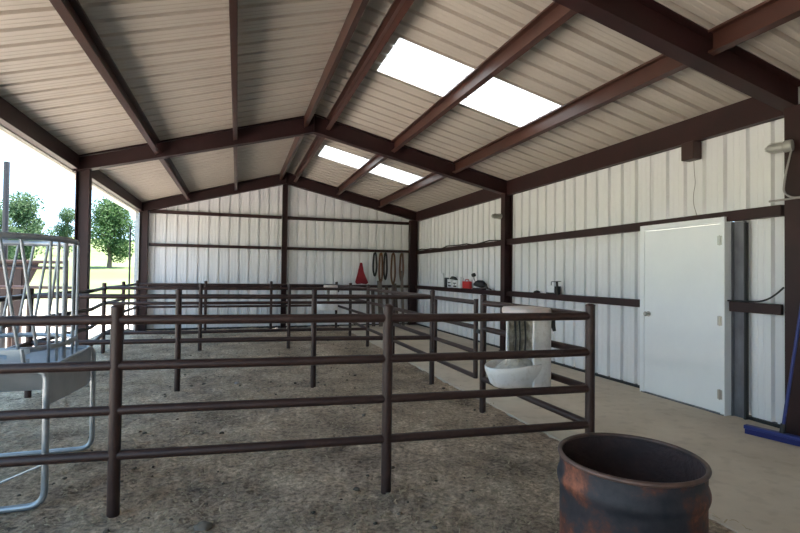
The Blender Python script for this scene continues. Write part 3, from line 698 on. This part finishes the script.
# ------------------------------------------------------------------ outside, close to the barn
o = MB().box(-2.475, -2.39, YB-.02, YB+.06, -.03, 2.98).build('downspout', 'galv', bevel=.01); tag(o, 'pale grey downspout on the outer far left corner of the barn', 'downspout')
o = MB().tube([(-2.56, YB-.1, -.05), (-2.56, YB-.1, 2.62)], .022, 10).build('thin_pole', 'post_cap'); tag(o, 'thin dark pole standing just outside the far left corner', 'pole')
def stone(name, c, r, label, m='rock', cat='stone'):
    mb = MB(); bm = bmesh.new(); bmesh.ops.create_icosphere(bm, subdivisions=3, radius=1)
    for v in bm.verts:
        k = 1+.3*noise.noise(v.co*1.6+Vector(c)); v.co = Vector((v.co.x*r[0]*k, v.co.y*r[1]*k, v.co.z*r[2]*k))
    mb.add([tuple(v.co+Vector(c)) for v in bm.verts], [[v.index for v in f_.verts] for f_ in bm.faces], True); bm.free()
    return tag(mb.build(name, m), label, cat)
stone('stone', (-2.48, 13.05, .03), (.16, .11, .085), 'dark lump on the ground at the foot of the thin pole', 'clod')
# tall pole and loading chute outside
o = MB().tube([(-4.42, 11.7, -.1), (-4.42, 11.7, 3.66)], .052, 14).build('tall_post', 'post_cap'); tag(o, 'tall dark post standing outside behind the feed rack', 'post')
t = thing('loading_chute', (-4.3, 11.6, GZ), 'rusty brown sheet sided chute outside, behind the feed rack', 'livestock chute')
sp = MB().prism([(-6.6, .85), (-4.12, .85), (-4.07, .92), (-3.95, 1.22), (-3.82, 1.53), (-3.80, 1.64), (-6.6, 1.68)], 'y', 11.56, 11.60); sp.build('side_sheet', 'rustsheet', t)
for (x, y) in ((-4.15, 11.58), (-6.5, 11.58)):
    MB().box(x-.08, x+.08, y-.05, y+.05, -.05, 1.55 if x > -5 else 1.7).build('chute_post', 'rustsheet', t)
for z in (1.66, 1.54): MB().tube([(-6.5, 11.54, z), (-3.3, 11.54, z)], .035, 10).build('top_pipe', 'oxide_pipe', t)
MB().tube([(-3.3, 11.54, GZ), (-3.3, 11.54, 1.70)], .03, 10).build('end_post', 'oxide_pipe', t)
# outdoor run of pipe fence
t = thing('pipe_fence', (-2.5, 10.9, GZ), 'outdoor pipe fence running away from the left side past the chute', 'pipe fence')
op = [(-2.55, 10.0), (-3.9, 10.6), (-6.8, 11.0)]
for (x, y) in op: post(None, x, y, t)
for i in range(2):
    for z in (1.18, .5): rail(op[i], op[i+1], z, t)

# ------------------------------------------------------------------ ground inside the pens
def gh(x, y):
    v = Vector((x, y, 0)); d = .020*noise.noise(v*1.3) + .020*noise.noise(v*4.1+Vector((5, 0, 0))) + .014*noise.noise(v*11+Vector((0, 9, 0))) + .007*noise.noise(v*27)
    return GZ + d
gx = [-3.1 + .045*i for i in range(int(5.92/.045)+1)]; gy = []; y = YF
while y < YB+.02: gy.append(y); y += (.25 if y < .3 else .04 if y < 6 else .07)
gy[-1] = min(gy[-1], YB)
vs = [(x, y, min(gh(x, y), -.006) if x > 2.6 else gh(x, y)) for y in gy for x in gx]; nx = len(gx)
fs = [(j*nx+i, j*nx+i+1, (j+1)*nx+i+1, (j+1)*nx+i) for j in range(len(gy)-1) for i in range(nx-1)]
g = MB().add(vs, fs, True); struct(g.build('ground', 'dirt'))
# scattered hay
mb = MB()
N = 42000
for i in range(N):
    y = .9 + (13.2-.9)*random.random()**1.9; x = -2.6 + 5.5*random.random()
    if x > 2.74 and random.random() < .85: continue
    if noise.noise((x*.9, y*.9, 7)) < -.22 + .4*random.random()-.2: continue
    z = (gh(x, y) if x < 2.8 else 0) + .006; l = random.uniform(.015, .06); a = random.uniform(0, 2*PI); w_ = random.uniform(.0015, .0036)*(1+y*.12)
    d = Vector((math.cos(a), math.sin(a), random.uniform(-.12, .25)))*l; s_ = Vector((-math.sin(a), math.cos(a), 0))*w_; p = Vector((x, y, z))
    bnd = Vector((0, 0, random.uniform(0, .006)))
    mb.add([p-d/2-s_, p-d/2+s_, p+bnd+s_, p+bnd-s_, p+d/2+s_, p+d/2-s_], [(0, 1, 2, 3), (3, 2, 4, 5)])
tag(mb.build('hay_litter', 'straw'), 'trampled hay scattered over the dirt of the pens', 'hay', kind='stuff')
mb = MB(); bm = bmesh.new(); bmesh.ops.create_icosphere(bm, subdivisions=2, radius=1); bv = [v.co.copy() for v in bm.verts]; bf = [[v.index for v in f_.verts] for f_ in bm.faces]; bm.free()
for i in range(900):
    y = .9 + 12*random.random()**1.7; x = -2.4 + 5.1*random.random()
    if noise.noise((x*.8, y*.8, 17)) < -.05: continue
    s_ = random.uniform(.006, .017) * (1.5 if random.random() < .12 else 1); o_ = Vector((random.random()*50, 0, 0))
    mb.add([(x+v.x*s_*(1+.5*noise.noise(v*1.4+o_)), y+v.y*s_*(1+.5*noise.noise(v*1.7+o_)), gh(x, y)+s_*.2+v.z*s_*.6) for v in bv], bf, True)
tag(mb.build('dirt_clods', 'clod'), 'small dark clods and droppings strewn over the pen floor', 'clods', kind='stuff')
stone('stone', (-.16, 3.05, .0), (.05, .04, .028), 'dark clod on the dirt in front of the nearest fence', 'clod', 'clod')
stone('stone', (.02, 6.9, -.005), (.035, .03, .022), 'small white stone on the dirt of the second pen')

# ------------------------------------------------------------------ pasture
def th(x, y):
    r = math.hypot(x, y); d = max(0, min(r, 150)-17); z = .058*d + .00015*d*d
    return -.09 + z + (.25*noise.noise((x*.03, y*.03, 0)) if r > 25 else 0)
n = 110; xs = []
for i in range(n+1):
    u = -1+2*i/n; xs.append(math.copysign(abs(u)**1.7*220, u))
vs = [(x, y, th(x, y)) for y in xs for x in xs]; m_ = n+1
fs = [(j*m_+i, j*m_+i+1, (j+1)*m_+i+1, (j+1)*m_+i) for j in range(n) for i in range(n)]
struct(MB().add(vs, fs, True).build('terrain', 'pasture'))

def pix_dir(u, v=270):
    uu = (u-400)/F; vv = (v-266.5)/F; d = rt*uu - up*vv + fw; return d
def tree(u, dist, h, cw, label, m='leaf', seed=1, trunk=.22, low=.25, nleaf=9000):
    d = pix_dir(u); d.z = 0; d.normalize(); x, y = d.x*dist, d.y*dist; z0 = th(x, y); rnd = random.Random(seed)
    t = thing('tree', (x, y, z0), label, 'tree')
    tm = MB().tube([(x, y, z0-.2), (x+.05, y, z0+h*.15), (x-.05, y, z0+h*.35), (x, y, z0+h*.7)], [trunk*1.2, trunk, trunk*.8, trunk*.3], 10)
    blobs = []
    for k in range(16):
        a = rnd.uniform(0, 2*PI); q = rnd.random(); hz = low + (1-low)*rnd.random(); rad = cw*(math.sin(PI*min(1, (hz-low)/(1-low)*.85+.15))**.7)
        c_ = Vector((x+math.cos(a)*rad*.55*math.sqrt(q), y+math.sin(a)*rad*.55*math.sqrt(q), z0+h*(low+.08+(hz-low)*.82))); blobs.append((c_, cw*rnd.uniform(.28, .48)))
        tm.tube([(x, y, z0+h*(.18+.25*rnd.random())), ((x+c_.x)/2, (y+c_.y)/2, c_.z*.6+(z0+h*.4)*.4), c_], [trunk*.4, trunk*.25, .03], 6)
    tm.build('trunk', 'bark', t)
    mb = MB()
    for i in range(nleaf):
        c_, r_ = blobs[rnd.randrange(len(blobs))]; v = Vector((rnd.gauss(0, 1), rnd.gauss(0, 1), rnd.gauss(0, 1))).normalized()*r_*(rnd.random()**.35)*1.05
        p = c_+v; s_ = h*rnd.uniform(.010, .022)
        a = Vector((rnd.gauss(0, 1), rnd.gauss(0, 1), rnd.gauss(0, 1))).normalized(); b_ = a.orthogonal().normalized()
        mb.add([p-a*s_, p-b_*s_*.6, p+a*s_, p+b_*s_*.6], [(0, 1, 2, 3)])
    mb.build('foliage', m, t); return t
tree(109, 46, 5.3, 2.5, 'round green tree alone in the pasture left of the far corner', seed=3, low=.16, trunk=.16, nleaf=13000)
tree(22, 44, 5.2, 2.2, 'green tree behind the feed rack and tall dark post', 'leaf2', seed=5, low=.1)
tree(-8, 40, 4.4, 1.9, 'pale green tree cut by the left picture edge', 'leaf2', seed=8, low=.1)
tree(66, 66, 5.2, 2.0, 'small pale tree farther off between the other two trees', 'leaf2', seed=11, low=.12, nleaf=5000)

# ------------------------------------------------------------------ light
w = bpy.data.worlds.new('world'); SC.world = w; w.use_nodes = True
nt = w.node_tree; bg = nt.nodes['Background']
tc = nt.nodes.new('ShaderNodeTexCoord'); sx = nt.nodes.new('ShaderNodeSeparateXYZ'); r = nt.nodes.new('ShaderNodeValToRGB')
nt.links.new(tc.outputs['Generated'], sx.inputs[0]); nt.links.new(sx.outputs['Z'], r.inputs[0])
r.color_ramp.elements[0].color = (.57, .78, 1, 1); r.color_ramp.elements[1].color = (.38, .66, 1, 1); r.color_ramp.elements[1].position = .5
nt.links.new(r.outputs[0], bg.inputs['Color']); bg.inputs['Strength'].default_value = 3.6
sun = bpy.data.objects.new('sun', bpy.data.lights.new('sun', 'SUN')); COL.objects.link(sun)
sun.data.energy = 36; sun.data.angle = math.radians(1); sun.data.color = (1, .95, .87)
sdir = Vector((.22, .12, 1)).normalized()   # towards the sun: near noon, from the closed side
sun.rotation_euler = sdir.to_track_quat('Z', 'Y').to_euler()
SC.view_settings.view_transform = 'Standard'; SC.view_settings.look = 'None'; SC.view_settings.gamma = 1; SC.view_settings.exposure = 0.04
SC.view_settings.use_curve_mapping = False
SC.cycles.max_bounces = 12; SC.cycles.diffuse_bounces = 8; SC.cycles.sample_clamp_indirect = 10
